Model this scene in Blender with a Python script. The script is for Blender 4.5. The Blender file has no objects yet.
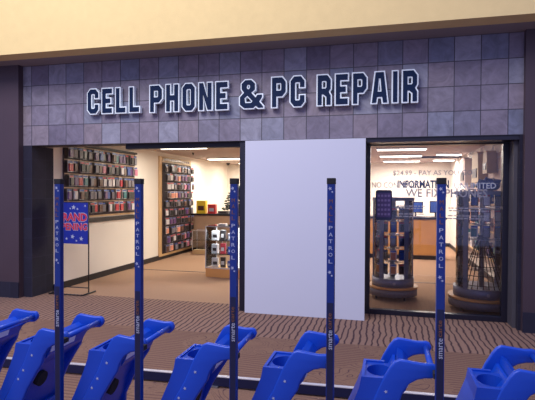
import bpy, bmesh, math, random
from mathutils import Vector, Matrix
from mathutils.geometry import tessellate_polygon

S = bpy.context.scene
COL = S.collection
PI = math.pi
rnd = random.Random(7)

# ------------------------------------------------------------------ camera
f_px, pitch, yaw, roll = 476.18, -0.0153, -0.2446, 0.0048
F = Vector((math.sin(yaw)*math.cos(pitch), math.cos(yaw)*math.cos(pitch), math.sin(pitch)))
R = Vector((math.cos(yaw), -math.sin(yaw), 0)); U = R.cross(F)
R2 = R*math.cos(roll)+U*math.sin(roll); U2 = -R*math.sin(roll)+U*math.cos(roll)
cam_d = bpy.data.cameras.new('camera'); cam = bpy.data.objects.new('camera', cam_d); COL.objects.link(cam)
cam_d.sensor_width = 36.0; cam_d.lens = f_px/535*36.0; cam_d.clip_start = .05
m = Matrix((R2, U2, -F)).transposed().to_4x4(); m.translation = Vector((5.3009, -6.2402, 1.634))
cam.matrix_world = m
S.camera = cam

# ------------------------------------------------------------------ world, lights, exposure
w = bpy.data.worlds.new('world'); S.world = w; w.use_nodes = True
bg = w.node_tree.nodes['Background']; bg.inputs[0].default_value = (.50, .53, 1.0, 1); bg.inputs[1].default_value = .60

def area(name, loc, rot, sx, sy, power, color, parent=None, spread=PI):
    d = bpy.data.lights.new(name, 'AREA'); d.shape = 'RECTANGLE'; d.size = sx; d.size_y = sy
    d.energy = power; d.color = color; d.spread = spread
    o = bpy.data.objects.new(name, d); COL.objects.link(o); o.location = loc; o.rotation_euler = rot
    if parent: o.parent = parent
    return o
area('atrium_skylight', (1.2, -6.0, 7.6), (math.radians(32), 0, math.radians(-8)), 5, 3.5, 520, (1.0, .95, .98))

S.view_settings.view_transform = 'Standard'; S.view_settings.look = 'None'
S.view_settings.gamma = 1.0; S.view_settings.use_curve_mapping = False
S.view_settings.exposure = 0.35

# ------------------------------------------------------------------ materials
def mat(name, col, rough=.6, metal=0., var=.12, scale=12., bump=0., emit=0., coat=0., spec=.5):
    m = bpy.data.materials.new(name); m.use_nodes = True
    nt = m.node_tree; b = nt.nodes['Principled BSDF']
    b.inputs['Roughness'].default_value = rough; b.inputs['Metallic'].default_value = metal
    b.inputs['Specular IOR Level'].default_value = spec
    if coat: b.inputs['Coat Weight'].default_value = coat; b.inputs['Coat Roughness'].default_value = .15
    tc = nt.nodes.new('ShaderNodeTexCoord'); nz = nt.nodes.new('ShaderNodeTexNoise')
    nz.inputs['Scale'].default_value = scale; nz.inputs['Detail'].default_value = 4
    nt.links.new(tc.outputs['Object'], nz.inputs['Vector'])
    cr = nt.nodes.new('ShaderNodeMix'); cr.data_type = 'RGBA'
    lo = [c*(1-var) for c in col]; hi = [min(1, c*(1+var)) for c in col]
    cr.inputs[6].default_value = (*lo, 1); cr.inputs[7].default_value = (*hi, 1)
    nt.links.new(nz.outputs['Fac'], cr.inputs[0]); nt.links.new(cr.outputs[2], b.inputs['Base Color'])
    if bump:
        bp = nt.nodes.new('ShaderNodeBump'); bp.inputs['Strength'].default_value = bump; bp.inputs['Distance'].default_value = .01
        n2 = nt.nodes.new('ShaderNodeTexNoise'); n2.inputs['Scale'].default_value = scale*12
        nt.links.new(tc.outputs['Object'], n2.inputs['Vector'])
        nt.links.new(n2.outputs['Fac'], bp.inputs['Height']); nt.links.new(bp.outputs[0], b.inputs['Normal'])
    if emit:
        b.inputs['Emission Color'].default_value = (*col, 1); b.inputs['Emission Strength'].default_value = emit
    return m

def tile_mat(name, tones, mortar, tile, rough, axes='XZ', off=(0, 0), marble=.5, mw=.010):
    m = bpy.data.materials.new(name); m.use_nodes = True
    nt = m.node_tree; N = nt.nodes; L = nt.links; b = N['Principled BSDF']; b.inputs['Roughness'].default_value = rough
    tc = N.new('ShaderNodeTexCoord'); sp = N.new('ShaderNodeSeparateXYZ'); L.new(tc.outputs['Object'], sp.inputs[0])
    cells = []; fr = []
    for a, o in zip(axes, off):
        ad = N.new('ShaderNodeMath'); ad.operation = 'ADD'; ad.inputs[1].default_value = o+tile*50; L.new(sp.outputs[a], ad.inputs[0])
        dv = N.new('ShaderNodeMath'); dv.operation = 'DIVIDE'; dv.inputs[1].default_value = tile; L.new(ad.outputs[0], dv.inputs[0])
        fl = N.new('ShaderNodeMath'); fl.operation = 'FLOOR'; L.new(dv.outputs[0], fl.inputs[0]); cells.append(fl)
        fc = N.new('ShaderNodeMath'); fc.operation = 'FRACT'; L.new(dv.outputs[0], fc.inputs[0])
        pp = N.new('ShaderNodeMath'); pp.operation = 'PINGPONG'; pp.inputs[1].default_value = .5; L.new(fc.outputs[0], pp.inputs[0]); fr.append(pp)
    cb = N.new('ShaderNodeCombineXYZ'); L.new(cells[0].outputs[0], cb.inputs[0]); L.new(cells[1].outputs[0], cb.inputs[1])
    wn = N.new('ShaderNodeTexWhiteNoise'); wn.noise_dimensions = '3D'; L.new(cb.outputs[0], wn.inputs['Vector'])
    ramp = N.new('ShaderNodeValToRGB'); ramp.color_ramp.interpolation = 'LINEAR'
    el = ramp.color_ramp.elements
    el[0].position = 0; el[0].color = (*tones[0], 1); el[1].position = 1; el[1].color = (*tones[-1], 1)
    for i, t in enumerate(tones[1:-1], 1):
        e = el.new(i/(len(tones)-1)); e.color = (*t, 1)
    L.new(wn.outputs['Value'], ramp.inputs[0])
    # slate clouding, shifted per tile
    vm = N.new('ShaderNodeVectorMath'); vm.operation = 'MULTIPLY_ADD'; vm.inputs[1].default_value = (7, 7, 7)
    L.new(wn.outputs['Color'], vm.inputs[0]); L.new(tc.outputs['Object'], vm.inputs[2])
    nz = N.new('ShaderNodeTexNoise'); nz.inputs['Scale'].default_value = 5; nz.inputs['Detail'].default_value = 8
    nz.inputs['Roughness'].default_value = .65; nz.inputs['Distortion'].default_value = 1.5
    L.new(vm.outputs[0], nz.inputs['Vector'])
    mr = N.new('ShaderNodeMapRange'); mr.inputs['From Min'].default_value = .3; mr.inputs['From Max'].default_value = .7
    mr.inputs['To Min'].default_value = 1-marble*.6; mr.inputs['To Max'].default_value = 1+marble*.6
    L.new(nz.outputs['Fac'], mr.inputs['Value'])
    ml = N.new('ShaderNodeVectorMath'); ml.operation = 'SCALE'; L.new(ramp.outputs[0], ml.inputs[0]); L.new(mr.outputs[0], ml.inputs['Scale'])
    mn = N.new('ShaderNodeMath'); mn.operation = 'MINIMUM'; L.new(fr[0].outputs[0], mn.inputs[0]); L.new(fr[1].outputs[0], mn.inputs[1])
    lt = N.new('ShaderNodeMath'); lt.operation = 'LESS_THAN'; lt.inputs[1].default_value = mw/tile/2; L.new(mn.outputs[0], lt.inputs[0])
    mx = N.new('ShaderNodeMix'); mx.data_type = 'RGBA'; L.new(lt.outputs[0], mx.inputs[0]); L.new(ml.outputs[0], mx.inputs[6])
    mx.inputs[7].default_value = (*mortar, 1); L.new(mx.outputs[2], b.inputs['Base Color'])
    bp = N.new('ShaderNodeBump'); bp.inputs['Strength'].default_value = .25; bp.inputs['Distance'].default_value = .01
    L.new(nz.outputs['Fac'], bp.inputs['Height']); L.new(bp.outputs[0], b.inputs['Normal'])
    return m

def mall_carpet():
    m = bpy.data.materials.new('mall_carpet'); m.use_nodes = True
    nt = m.node_tree; N = nt.nodes; L = nt.links; b = N['Principled BSDF']; b.inputs['Roughness'].default_value = .95
    b.inputs['Specular IOR Level'].default_value = .1
    tc = N.new('ShaderNodeTexCoord'); sp = N.new('ShaderNodeSeparateXYZ'); L.new(tc.outputs['Object'], sp.inputs[0])
    def math_(op, a, bb=None):
        n = N.new('ShaderNodeMath'); n.operation = op
        for i, v in enumerate((a, bb)):
            if v is None: continue
            if isinstance(v, (int, float)): n.inputs[i].default_value = v
            else: L.new(v, n.inputs[i])
        return n.outputs[0]
    def mix(fac, c1, c2):
        n = N.new('ShaderNodeMix'); n.data_type = 'RGBA'; L.new(fac, n.inputs[0])
        for i, c in ((6, c1), (7, c2)):
            if isinstance(c, tuple): n.inputs[i].default_value = (*c, 1)
            else: L.new(c, n.inputs[i])
        return n.outputs[2]
    X, Y = sp.outputs['X'], sp.outputs['Y']
    # wavy stripes running out from the shop front
    wob = N.new('ShaderNodeTexNoise'); wob.inputs['Scale'].default_value = 3.0; L.new(tc.outputs['Object'], wob.inputs['Vector'])
    wx = math_('ADD', X, math_('MULTIPLY', math_('SUBTRACT', wob.outputs['Fac'], .5), .10))
    st = math_('FRACT', math_('DIVIDE', math_('ADD', wx, 50), .070))
    pp = math_('PINGPONG', st, .5)
    mr = N.new('ShaderNodeMapRange'); L.new(pp, mr.inputs['Value']); mr.inputs['From Min'].default_value = .08; mr.inputs['From Max'].default_value = .20
    band = mix(mr.outputs[0], (.068, .040, .046), (.275, .172, .130))
    # fine cross lines of the open field
    fl = math_('PINGPONG', math_('FRACT', math_('DIVIDE', math_('ADD', math_('ADD', Y, math_('MULTIPLY', wob.outputs['Fac'], .05)), 50), .052)), .5)
    mr2 = N.new('ShaderNodeMapRange'); L.new(fl, mr2.inputs['Value']); mr2.inputs['From Min'].default_value = .08; mr2.inputs['From Max'].default_value = .3
    lines = mix(mr2.outputs[0], (.145, .082, .070), (.225, .135, .096))
    # swirls
    vo = N.new('ShaderNodeTexNoise'); vo.inputs['Scale'].default_value = 2.1; vo.inputs['Detail'].default_value = 0; vo.inputs['Distortion'].default_value = 2.4
    L.new(tc.outputs['Object'], vo.inputs['Vector'])
    iso = math_('PINGPONG', math_('FRACT', math_('MULTIPLY', vo.outputs['Fac'], 9)), .5)
    mr3 = N.new('ShaderNodeMapRange'); L.new(iso, mr3.inputs['Value']); mr3.inputs['From Min'].default_value = .04; mr3.inputs['From Max'].default_value = .10
    swirl = mix(mr3.outputs[0], (.105, .060, .062), (.225, .135, .096))
    pn = N.new('ShaderNodeTexNoise'); pn.inputs['Scale'].default_value = .9; pn.inputs['Detail'].default_value = 0; L.new(tc.outputs['Object'], pn.inputs['Vector'])
    pm = math_('GREATER_THAN', pn.outputs['Fac'], .5)
    field = mix(pm, swirl, lines)
    wb = math_('ADD', Y, math_('MULTIPLY', wob.outputs['Fac'], .12))
    isband = math_('GREATER_THAN', wb, -.98)
    c = mix(isband, field, band)
    fz = N.new('ShaderNodeTexNoise'); fz.inputs['Scale'].default_value = 60; fz.inputs['Detail'].default_value = 5; L.new(tc.outputs['Object'], fz.inputs['Vector'])
    fm = N.new('ShaderNodeMapRange'); L.new(fz.outputs['Fac'], fm.inputs['Value']); fm.inputs['To Min'].default_value = .7; fm.inputs['To Max'].default_value = 1.3
    vs = N.new('ShaderNodeVectorMath'); vs.operation = 'SCALE'; L.new(c, vs.inputs[0]); L.new(fm.outputs[0], vs.inputs['Scale'])
    L.new(vs.outputs[0], b.inputs['Base Color'])
    bp = N.new('ShaderNodeBump'); bp.inputs['Strength'].default_value = .3; L.new(fz.outputs['Fac'], bp.inputs['Height']); L.new(bp.outputs[0], b.inputs['Normal'])
    return m

def glass_mat(name, tint, refl=.06, rough=.02):
    m = bpy.data.materials.new(name); m.use_nodes = True; nt = m.node_tree
    for n in list(nt.nodes):
        if n.type != 'OUTPUT_MATERIAL': nt.nodes.remove(n)
    out = nt.nodes[0]
    tr = nt.nodes.new('ShaderNodeBsdfTransparent'); tr.inputs[0].default_value = (*tint, 1)
    gl = nt.nodes.new('ShaderNodeBsdfGlossy'); gl.inputs['Roughness'].default_value = rough
    lw = nt.nodes.new('ShaderNodeFresnel'); lw.inputs['IOR'].default_value = 1.45
    nz = nt.nodes.new('ShaderNodeTexNoise'); nz.inputs['Scale'].default_value = 3
    ad = nt.nodes.new('ShaderNodeMath'); ad.operation = 'MULTIPLY_ADD'; ad.inputs[1].default_value = .03
    nt.links.new(nz.outputs['Fac'], ad.inputs[0]); nt.links.new(lw.outputs[0], ad.inputs[2])
    mx = nt.nodes.new('ShaderNodeMixShader'); nt.links.new(ad.outputs[0], mx.inputs[0])
    nt.links.new(tr.outputs[0], mx.inputs[1]); nt.links.new(gl.outputs[0], mx.inputs[2]); nt.links.new(mx.outputs[0], out.inputs[0])
    return m

M = {}
M['slate'] = tile_mat('slate_tile', [(.150, .133, .185), (.200, .178, .232), (.230, .192, .225), (.148, .165, .240), (.262, .262, .320)], (.035, .032, .045), .3048, .55, 'XZ', (0, -2.34), .45)
M['darktile'] = tile_mat('dark_tile', [(.008, .007, .022), (.011, .010, .028), (.014, .013, .032)], (.020, .020, .045), .3048, .85, 'XZ', (0, 0), .3, .008)
M['darktile_side'] = tile_mat('dark_tile_side', [(.008, .007, .022), (.011, .010, .028), (.014, .013, .032)], (.020, .020, .045), .3048, .85, 'YZ', (0, 0), .3, .008)
M['stucco'] = mat('cream_stucco', (.76, .59, .27), .9, var=.06, scale=9, bump=.25)
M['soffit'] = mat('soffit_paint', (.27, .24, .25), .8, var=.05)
M['brown'] = mat('brown_column', (.060, .038, .050), .5, var=.15, scale=2, bump=.1)
M['carpet'] = mall_carpet()
M['storecarpet'] = mat('tan_carpet', (.37, .235, .155), .95, var=.10, scale=40, bump=.3, spec=.1)
M['wall'] = mat('warm_white_wall', (.76, .71, .64), .8, var=.03, scale=2)
M['ceil'] = mat('ceiling_tile', (.46, .37, .34), .9, var=.04, scale=8)
M['black'] = mat('black_trim', (.012, .011, .016), .5)
M['navyframe'] = mat('dark_bronze_frame', (.010, .010, .022), .35, var=.2)
M['board'] = mat('white_board_paint', (.62, .65, .75), .6, var=.015, scale=1.5)
M['blue'] = mat('blue_plastic', (.001, .060, .50), .42, var=.06, scale=6, coat=.1)
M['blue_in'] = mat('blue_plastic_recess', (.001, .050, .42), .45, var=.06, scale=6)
M['poleblue'] = mat('blue_pole_sleeve', (.002, .025, .20), .35, var=.08, scale=5)
M['poleblack'] = mat('black_pole_sleeve', (.005, .010, .050), .4, var=.1)
M['white'] = mat('white_vinyl', (.42, .46, .58), .5, var=.03)
M['labelwhite'] = mat('glossy_white_label', (.85, .88, .90), .4, var=.02)
M['greyvinyl'] = mat('frosted_grey_vinyl', (.25, .25, .31), .6, var=.05)
M['orange'] = mat('orange_vinyl', (.20, .08, .04), .6)
M['navy'] = mat('navy_letter_face', (.004, .016, .055), .6, var=.1, spec=.15)
M['lettertrim'] = mat('white_letter_trim', (.82, .92, .96), .45, var=.03)
M['rubber'] = mat('black_rubber', (.012, .012, .013), .8)
M['steel'] = mat('brushed_steel', (.36, .36, .38), .35, .8, var=.08)
M['railtop'] = mat('worn_aluminium', (.62, .62, .66), .4, .3, var=.08)
M['wood'] = mat('orange_maple_laminate', (.60, .29, .09), .45, var=.12, scale=3)
M['woodpale'] = mat('pale_wood_frame', (.62, .40, .20), .5, var=.12, scale=4)
M['tan'] = mat('tan_sign', (.44, .34, .22), .6)
M['counterside'] = mat('tan_laminate', (.52, .34, .22), .5, var=.08)
M['yellow'] = mat('yellow_card', (.80, .58, .03), .5)
M['red'] = mat('red_card', (.55, .03, .04), .5)
M['poster'] = mat('blue_poster', (.010, .025, .30), .4, var=.15)
M['posterred'] = mat('red_poster_ink', (.55, .03, .07), .45)
M['leaf'] = mat('dark_green_needles', (.015, .035, .022), .7, var=.3)
M['greyframe'] = mat('grey_blue_metal', (.15, .17, .26), .4, .2, var=.1)
M['jamb'] = mat('dull_metal_jamb', (.075, .07, .085), .6, var=.1)
M['greybase'] = mat('grey_base_laminate', (.12, .11, .14), .45, var=.08)
M['tube'] = mat('fluorescent_diffuser', (1.0, .93, .78), .5, var=.01, emit=4.5)
M['phone'] = mat('dark_phone_print', (.045, .025, .11), .3, var=.3, scale=20)
M['icon'] = mat('lilac_icon_print', (.14, .10, .24), .4)
M['glass'] = glass_mat('window_glass', (.93, .93, .97))
M['caseglass'] = glass_mat('display_glass', (.86, .90, .92))
M['acrylic'] = glass_mat('clear_acrylic', (.97, .98, 1.0))
M['cardboard'] = mat('cardboard', (.45, .30, .14), .8)
M['rackback'] = mat('dark_slat_panel', (.045, .030, .040), .7, var=.2, scale=10)
PACKC = {'black': (.012, .012, .016), 'white': (.62, .60, .62), 'red': (.48, .03, .05), 'pink': (.55, .18, .28), 'purple': (.12, .05, .17),
         'blue': (.03, .08, .34), 'grey': (.16, .15, .18), 'brown': (.11, .05, .035), 'orange': (.60, .22, .08), 'teal': (.05, .20, .22), 'salmon': (.70, .27, .18)}
for k, c in PACKC.items(): M['pk_'+k] = mat('pack_'+k, c, .35, var=.2, scale=30)

# ------------------------------------------------------------------ geometry helpers
def bmn(): return bmesh.new()
def bx(bm, x0, x1, y0, y1, z0, z1, mi=0, bev=0):
    vs = [bm.verts.new((x, y, z)) for x in (x0, x1) for y in (y0, y1) for z in (z0, z1)]
    fs = [bm.faces.new([vs[i] for i in q]) for q in ((0, 1, 3, 2), (4, 6, 7, 5), (0, 4, 5, 1), (2, 3, 7, 6), (0, 2, 6, 4), (1, 5, 7, 3))]
    for f_ in fs: f_.material_index = mi
    if bev:
        es = list({e for f_ in fs for e in f_.edges})
        r = bmesh.ops.bevel(bm, geom=es, offset=bev, segments=2, affect='EDGES', profile=.6)
        for f_ in r['faces']: f_.material_index = mi
    return vs
def cyl(bm, p0, p1, r, n=16, r2=None, mi=0, caps=True):
    p0 = Vector(p0); p1 = Vector(p1); d = (p1-p0).normalized(); r2 = r if r2 is None else r2
    a = d.orthogonal().normalized(); b = d.cross(a)
    A = [bm.verts.new(p0+(a*math.cos(t)+b*math.sin(t))*r) for t in [2*PI*i/n for i in range(n)]]
    B = [bm.verts.new(p1+(a*math.cos(t)+b*math.sin(t))*r2) for t in [2*PI*i/n for i in range(n)]]
    for i in range(n):
        f_ = bm.faces.new((A[i], A[(i+1) % n], B[(i+1) % n], B[i])); f_.smooth = n > 8; f_.material_index = mi
    if caps:
        bm.faces.new(A[::-1]).material_index = mi; bm.faces.new(B).material_index = mi
def prism(bm, loops, to3, d0, d1, mi=0):
    """loops: outer + holes (2-D); to3(u,v,d) -> 3-D point; extruded between d0 and d1"""
    n_all = [(u, v) for lp in loops for (u, v) in lp]
    A = [bm.verts.new(to3(u, v, d0)) for u, v in n_all]; B = [bm.verts.new(to3(u, v, d1)) for u, v in n_all]
    for tri in tessellate_polygon([[Vector((u, v, 0)) for u, v in lp] for lp in loops]):
        for vs in ([A[i] for i in tri], [B[i] for i in tri[::-1]]):
            try: bm.faces.new(vs).material_index = mi
            except ValueError: pass
    k = 0
    for lp in loops:
        n = len(lp)
        for i in range(n):
            a, b = k+i, k+(i+1) % n
            bm.faces.new((A[a], A[b], B[b], B[a])).material_index = mi
        k += n
def offset_poly(pts, d):
    """miter offset; + = outwards for CCW polygons"""
    ar = sum(pts[i][0]*pts[(i+1) % len(pts)][1]-pts[(i+1) % len(pts)][0]*pts[i][1] for i in range(len(pts)))
    sg = 1 if ar > 0 else -1; out = []
    n = len(pts)
    for i in range(n):
        p0, p1, p2 = Vector(pts[i-1]), Vector(pts[i]), Vector(pts[(i+1) % n])
        e1 = (p1-p0).normalized(); e2 = (p2-p1).normalized()
        n1 = Vector((e1.y, -e1.x))*sg; n2 = Vector((e2.y, -e2.x))*sg
        b = (n1+n2); l = b.length
        if l < 1e-4: b = n1; k = 1
        else: b = b/l; k = min(1/max(.45, b.dot(n1)), 2)
        out.append((p1.x+b.x*d*k, p1.y+b.y*d*k))
    return out
def finish(bm, smooth=False):
    bmesh.ops.remove_doubles(bm, verts=bm.verts, dist=1e-6)
    bmesh.ops.recalc_face_normals(bm, faces=bm.faces)
def obj(name, bm, mats, parent=None, loc=None):
    finish(bm)
    me = bpy.data.meshes.new(name); bm.to_mesh(me); bm.free()
    for m_ in (mats if isinstance(mats, (list, tuple)) else [mats]): me.materials.append(m_)
    o = bpy.data.objects.new(name, me); COL.objects.link(o)
    if parent: o.parent = parent
    if loc: o.location = loc
    return o
def tag(o, label, cat, group=None):
    o['label'] = label; o['category'] = cat
    if group: o['group'] = group
    return o
def thing(name, label, cat, loc=(0, 0, 0), rz=0, group=None):
    o = bpy.data.objects.new(name, None); o.empty_display_size = .1; COL.objects.link(o); o.location = loc; o.rotation_euler = (0, 0, rz)
    return tag(o, label, cat, group)
def struct(name, bm, mats, parent=None):
    o = obj(name, bm, mats, parent)
    if not parent: o['kind'] = 'structure'
    return o
def dup(root, loc, label, rz=None, group=None):
    r = root.copy(); COL.objects.link(r); r.location = loc; r['label'] = label
    if rz is not None: r.rotation_euler = (0, 0, rz)
    if group: r['group'] = group
    for ch in list(root.children):
        c = ch.copy(); COL.objects.link(c); c.parent = r
        for g in list(ch.children):
            d = g.copy(); COL.objects.link(d); d.parent = c
    return r
def box_obj(name, x0, x1, y0, y1, z0, z1, m_, parent=None, bev=0):
    b = bmn(); bx(b, x0, x1, y0, y1, z0, z1, 0, bev); return obj(name, b, m_, parent)
def box_struct(name, x0, x1, y0, y1, z0, z1, m_):
    b = bmn(); bx(b, x0, x1, y0, y1, z0, z1); return struct(name, b, m_)
def text_bm(s, width=None, height=.1, bold=0., depth=.0015):
    """flat text mesh in XZ plane facing -Y, centred on the origin, stretched to width x height (cap height)"""
    cu = bpy.data.curves.new('t', 'FONT'); cu.body = s; cu.offset = bold; cu.extrude = .01; cu.resolution_u = 2
    o = bpy.data.objects.new('t', cu); COL.objects.link(o)
    dg = bpy.context.evaluated_depsgraph_get(); me = bpy.data.meshes.new_from_object(o.evaluated_get(dg))
    bm = bmn(); bm.from_mesh(me)
    bpy.data.objects.remove(o); bpy.data.curves.remove(cu); bpy.data.meshes.remove(me)
    xs = [v.co.x for v in bm.verts]; ys = [v.co.y for v in bm.verts]
    sx0, sx1, sy0, sy1 = min(xs), max(xs), min(ys), max(ys)
    kz = height/(sy1-sy0); kx = width/(sx1-sx0) if width else kz
    for v in bm.verts:
        x, y, z = v.co
        v.co = ((x-(sx0+sx1)/2)*kx, -z/.01*depth/2, (y-(sy0+sy1)/2)*kz)
    return bm
def merge(dst, src, mat4, mi=0):
    me = bpy.data.meshes.new('tmp'); src.to_mesh(me); src.free(); me.transform(mat4)
    n0 = len(dst.faces); dst.from_mesh(me); dst.faces.ensure_lookup_table()
    for i in range(n0, len(dst.faces)): dst.faces[i].material_index = mi
    bpy.data.meshes.remove(me)
T = Matrix.Translation

# ================================================================== SETTING
XL, XR, H = 0.0, 6.80, 2.34
box_struct('floor', -7, 13, -9, .38, -.1, 0, M['carpet'])
box_struct('floor', XL-.2, 7.4, .38, 9.5, -.1, 0, M['storecarpet'])
box_struct('trim_1', XL+.02, 7.18, 2.86, 2.90, 0, .004, M['black'])             # seam strip across the shop carpet
# header wall of slate tiles
box_struct('wall_front', -.152, 6.872, 0, .30, H, 3.70, M['slate'])
# bulkhead and its soffit
b = bmn(); bx(b, -7, 13, -.60, -.335, 3.56, 6.2); struct('wall_bulkhead', b, M['stucco'])
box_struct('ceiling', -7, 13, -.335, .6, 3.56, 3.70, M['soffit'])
# brown columns to both sides with dark tiled feet
box_struct('wall_column_left', -5.2, -.152, -.10, .6, 0, 3.56, M['brown'])
box_struct('wall_column_right', 6.872, 12, -.08, .6, 0, 3.56, M['brown'])
box_struct('baseboard_column_left', -5.2, -.150, -.115, -.10, 0, .24, M['darktile'])
box_struct('baseboard_column_right', 6.870, 12, -.095, -.08, 0, .24, M['darktile'])
# dark tiled jambs
box_struct('trim_2', -.152, 0.002, -.004, .004, 0, H, M['darktile'])
b = bmn(); bx(b, -.150, 0.002, .004, .49, 0, H); struct('trim_3', b, M['darktile_side'])
box_struct('trim_5', 6.84, 6.872, 0, .60, 0, H, M['darktile'])
box_struct('trim_6', 6.80, 6.84, .10, .60, 0, H, M['jamb'])
# shop interior shell
box_struct('wall_left', -.15, 0, .49, 9.4, 0, 2.75, M['wall'])
box_struct('wall_right', 7.20, 7.35, .6, 9.4, 0, 2.75, M['wall'])
box_struct('wall_back', -.15, 7.35, 9.3, 9.45, 0, 2.75, M['wall'])
box_struct('ceiling', -.15, 7.35, .30, 9.45, 2.60, 2.72, M['ceil'])
box_struct('wall_inner_header', -.15, 7.35, .30, .34, 2.34, 2.62, M['wall'])
box_struct('baseboard_left', 0, .015, .49, 6.3, 0, .11, M['black'])
box_struct('baseboard_back', .8, 7.2, 9.285, 9.3, 0, .11, M['black'])
box_struct('baseboard_right', 7.185, 7.2, .6, 9.3, 0, .11, M['black'])
box_struct('trim_7', 1.55, 3.37, .10, .20, 2.27, 2.34, M['black'])              # track of the rolled-away door
box_struct('trim_8', 3.34, 3.43, .03, .22, 0, 2.34, M['navyframe'])             # post at the board's left edge

# shop window with frame
win = bpy.data.objects.new('window_1', None); COL.objects.link(win); win['kind'] = 'structure'
b = bmn()
bx(b, 4.99, 5.09, .33, .43, 0, 2.34, 0, .004); bx(b, 6.73, 6.80, .33, .43, 0, 2.34, 0, .004)
bx(b, 5.09, 6.73, .33, .43, 2.27, 2.34, 0, .004); bx(b, 5.09, 6.73, .33, .43, 0, .065, 0, .004)
obj('window_frame', b, M['navyframe'], win)
box_obj('glass_pane', 5.09, 6.73, .377, .383, .065, 2.27, M['glass'], win)
box_struct('trim_9', 5.05, 6.84, .02, .33, 2.285, 2.34, M['navyframe'])

# window lettering (all of it lies on the glass and is part of the window)
def vinyl(name, s, x0, x1, z0, z1, m_, bold=.01):
    t = text_bm(s, x1-x0, z1-z0, bold); o = obj(name, t, m_, win); o.location = ((x0+x1)/2, .374, (z0+z1)/2); return o
vinyl('window_lettering', '$24.99 - PAY AS YOU GO', 5.385, 6.38, 1.865, 1.94, M['greyvinyl']).__setitem__('label', 'frosted grey window lettering, upper line')
vinyl('window_lettering', 'NO CONTRACT', 5.11, 5.72, 1.705, 1.785, M['greyvinyl'])
vinyl('window_lettering', 'UNLIMITED', 6.16, 6.66, 1.70, 1.775, M['white'])
vinyl('window_lettering', 'WE FIX PHONES', 5.55, 6.56, 1.585, 1.695, M['greyvinyl'], .02).__setitem__('label', 'large window lettering reading WE FIX PHONES')
b = bmn()
for (xa, xb, zs) in ((5.42, 5.80, (1.465, 1.435, 1.36, 1.325)), (6.06, 6.58, (1.445, 1.41, 1.345, 1.31))):
    for z in zs:
        x = xa+rnd.uniform(0, .05)
        while x < xb:
            wd = rnd.uniform(.025, .075); bx(b, x, min(x+wd, xb), .3735, .3765, z-.007, z+.007); x += wd+.012
sm = obj('small_window_text', b, M['greyvinyl'], win); sm['label'] = 'rows of tiny pale text on the glass'

# ================================================================== BUILDING SIGN LETTERS
def glyphs():
    w, s, c = .60, .188, .15
    i = c-s*.42          # inner chamfer
    G = {}
    G['C'] = (w, [[(w, 1-c), (w-c, 1), (c, 1), (0, 1-c), (0, c), (c, 0), (w-c, 0), (w, c), (w, .36), (w-s, .36), (w-s, s+i*.5), (w-s-i*.5, s), (s+i*.5, s), (s, s+i*.5), (s, 1-s-i*.5), (s+i*.5, 1-s), (w-s-i*.5, 1-s), (w-s, 1-s-i*.5), (w-s, .64), (w, .64)]])
    G['E'] = (.54, [[(0, 0), (.54, 0), (.54, s), (s, s), (s, .41), (.45, .41), (.45, .59), (s, .59), (s, 1-s), (.54, 1-s), (.54, 1), (0, 1)]])
    G['L'] = (.52, [[(0, 0), (.52, 0), (.52, s), (s, s), (s, 1), (0, 1)]])
    G['I'] = (s, [[(0, 0), (s, 0), (s, 1), (0, 1)]])
    G['H'] = (w, [[(0, 0), (s, 0), (s, .41), (w-s, .41), (w-s, 0), (w, 0), (w, 1), (w-s, 1), (w-s, .6), (s, .6), (s, 1), (0, 1)]])
    G['N'] = (w, [[(0, 0), (s, 0), (s, .58), (w-s, 0), (w, 0), (w, 1), (w-s, 1), (w-s, .42), (s, 1), (0, 1)]])
    G['O'] = (w, [[(c, 0), (w-c, 0), (w, c), (w, 1-c), (w-c, 1), (c, 1), (0, 1-c), (0, c)],
                  [(s+i*.5, s), (s, s+i*.5), (s, 1-s-i*.5), (s+i*.5, 1-s), (w-s-i*.5, 1-s), (w-s, 1-s-i*.5), (w-s, s+i*.5), (w-s-i*.5, s)]])
    hp = [(s, .55), (s, 1-s), (w-s-i*.5, 1-s), (w-s, 1-s-i*.5), (w-s, .55+i*.5), (w-s-i*.5, .55)]
    G['P'] = (w, [[(0, 0), (s, 0), (s, .36), (w-c, .36), (w, .36+c), (w, 1-c), (w-c, 1), (0, 1)], hp])
    G['R'] = (w, [[(0, 0), (s, 0), (s, .36), (s+.07, .36), (w-s+.0, 0.27), (w-s, 0), (w, 0), (w, .32), (w-.09, .44), (w, .55), (w, 1-c), (w-c, 1), (0, 1)],
                  [(s, .55), (s, 1-s), (w-s-i*.5, 1-s), (w-s, 1-s-i*.5), (w-s, .55+i*.5), (w-s-i*.5, .55)]])
    G['A'] = (.68, [[(0, 0), (s, 0), (s+.035, .19), (.68-s-.035, .19), (.68-s, 0), (.68, 0), (.68-.16, 1), (.16, 1)],
                    [(s+.065, .36), (.30, .80), (.38, .80), (.68-s-.065, .36)]])
    G['&'] = (.82, [[(.15, 0), (.47, 0), (.56, .08), (.64, 0), (.82, 0), (.82, .05), (.68, .22), (.78, .38), (.78, .46), (.62, .46), (.56, .36), (.40, .55), (.53, .66), (.53, .87), (.40, 1), (.19, 1), (.06, .87), (.06, .68), (.15, .55), (0, .40), (0, .13)],
                    [(.18, .20), (.16, .36), (.26, .45), (.45, .24), (.40, .18), (.20, .18)],
                    [(.24, .72), (.24, .80), (.27, .84), (.33, .84), (.36, .80), (.36, .72), (.30, .66)]])
    return G
G = glyphs()
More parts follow.
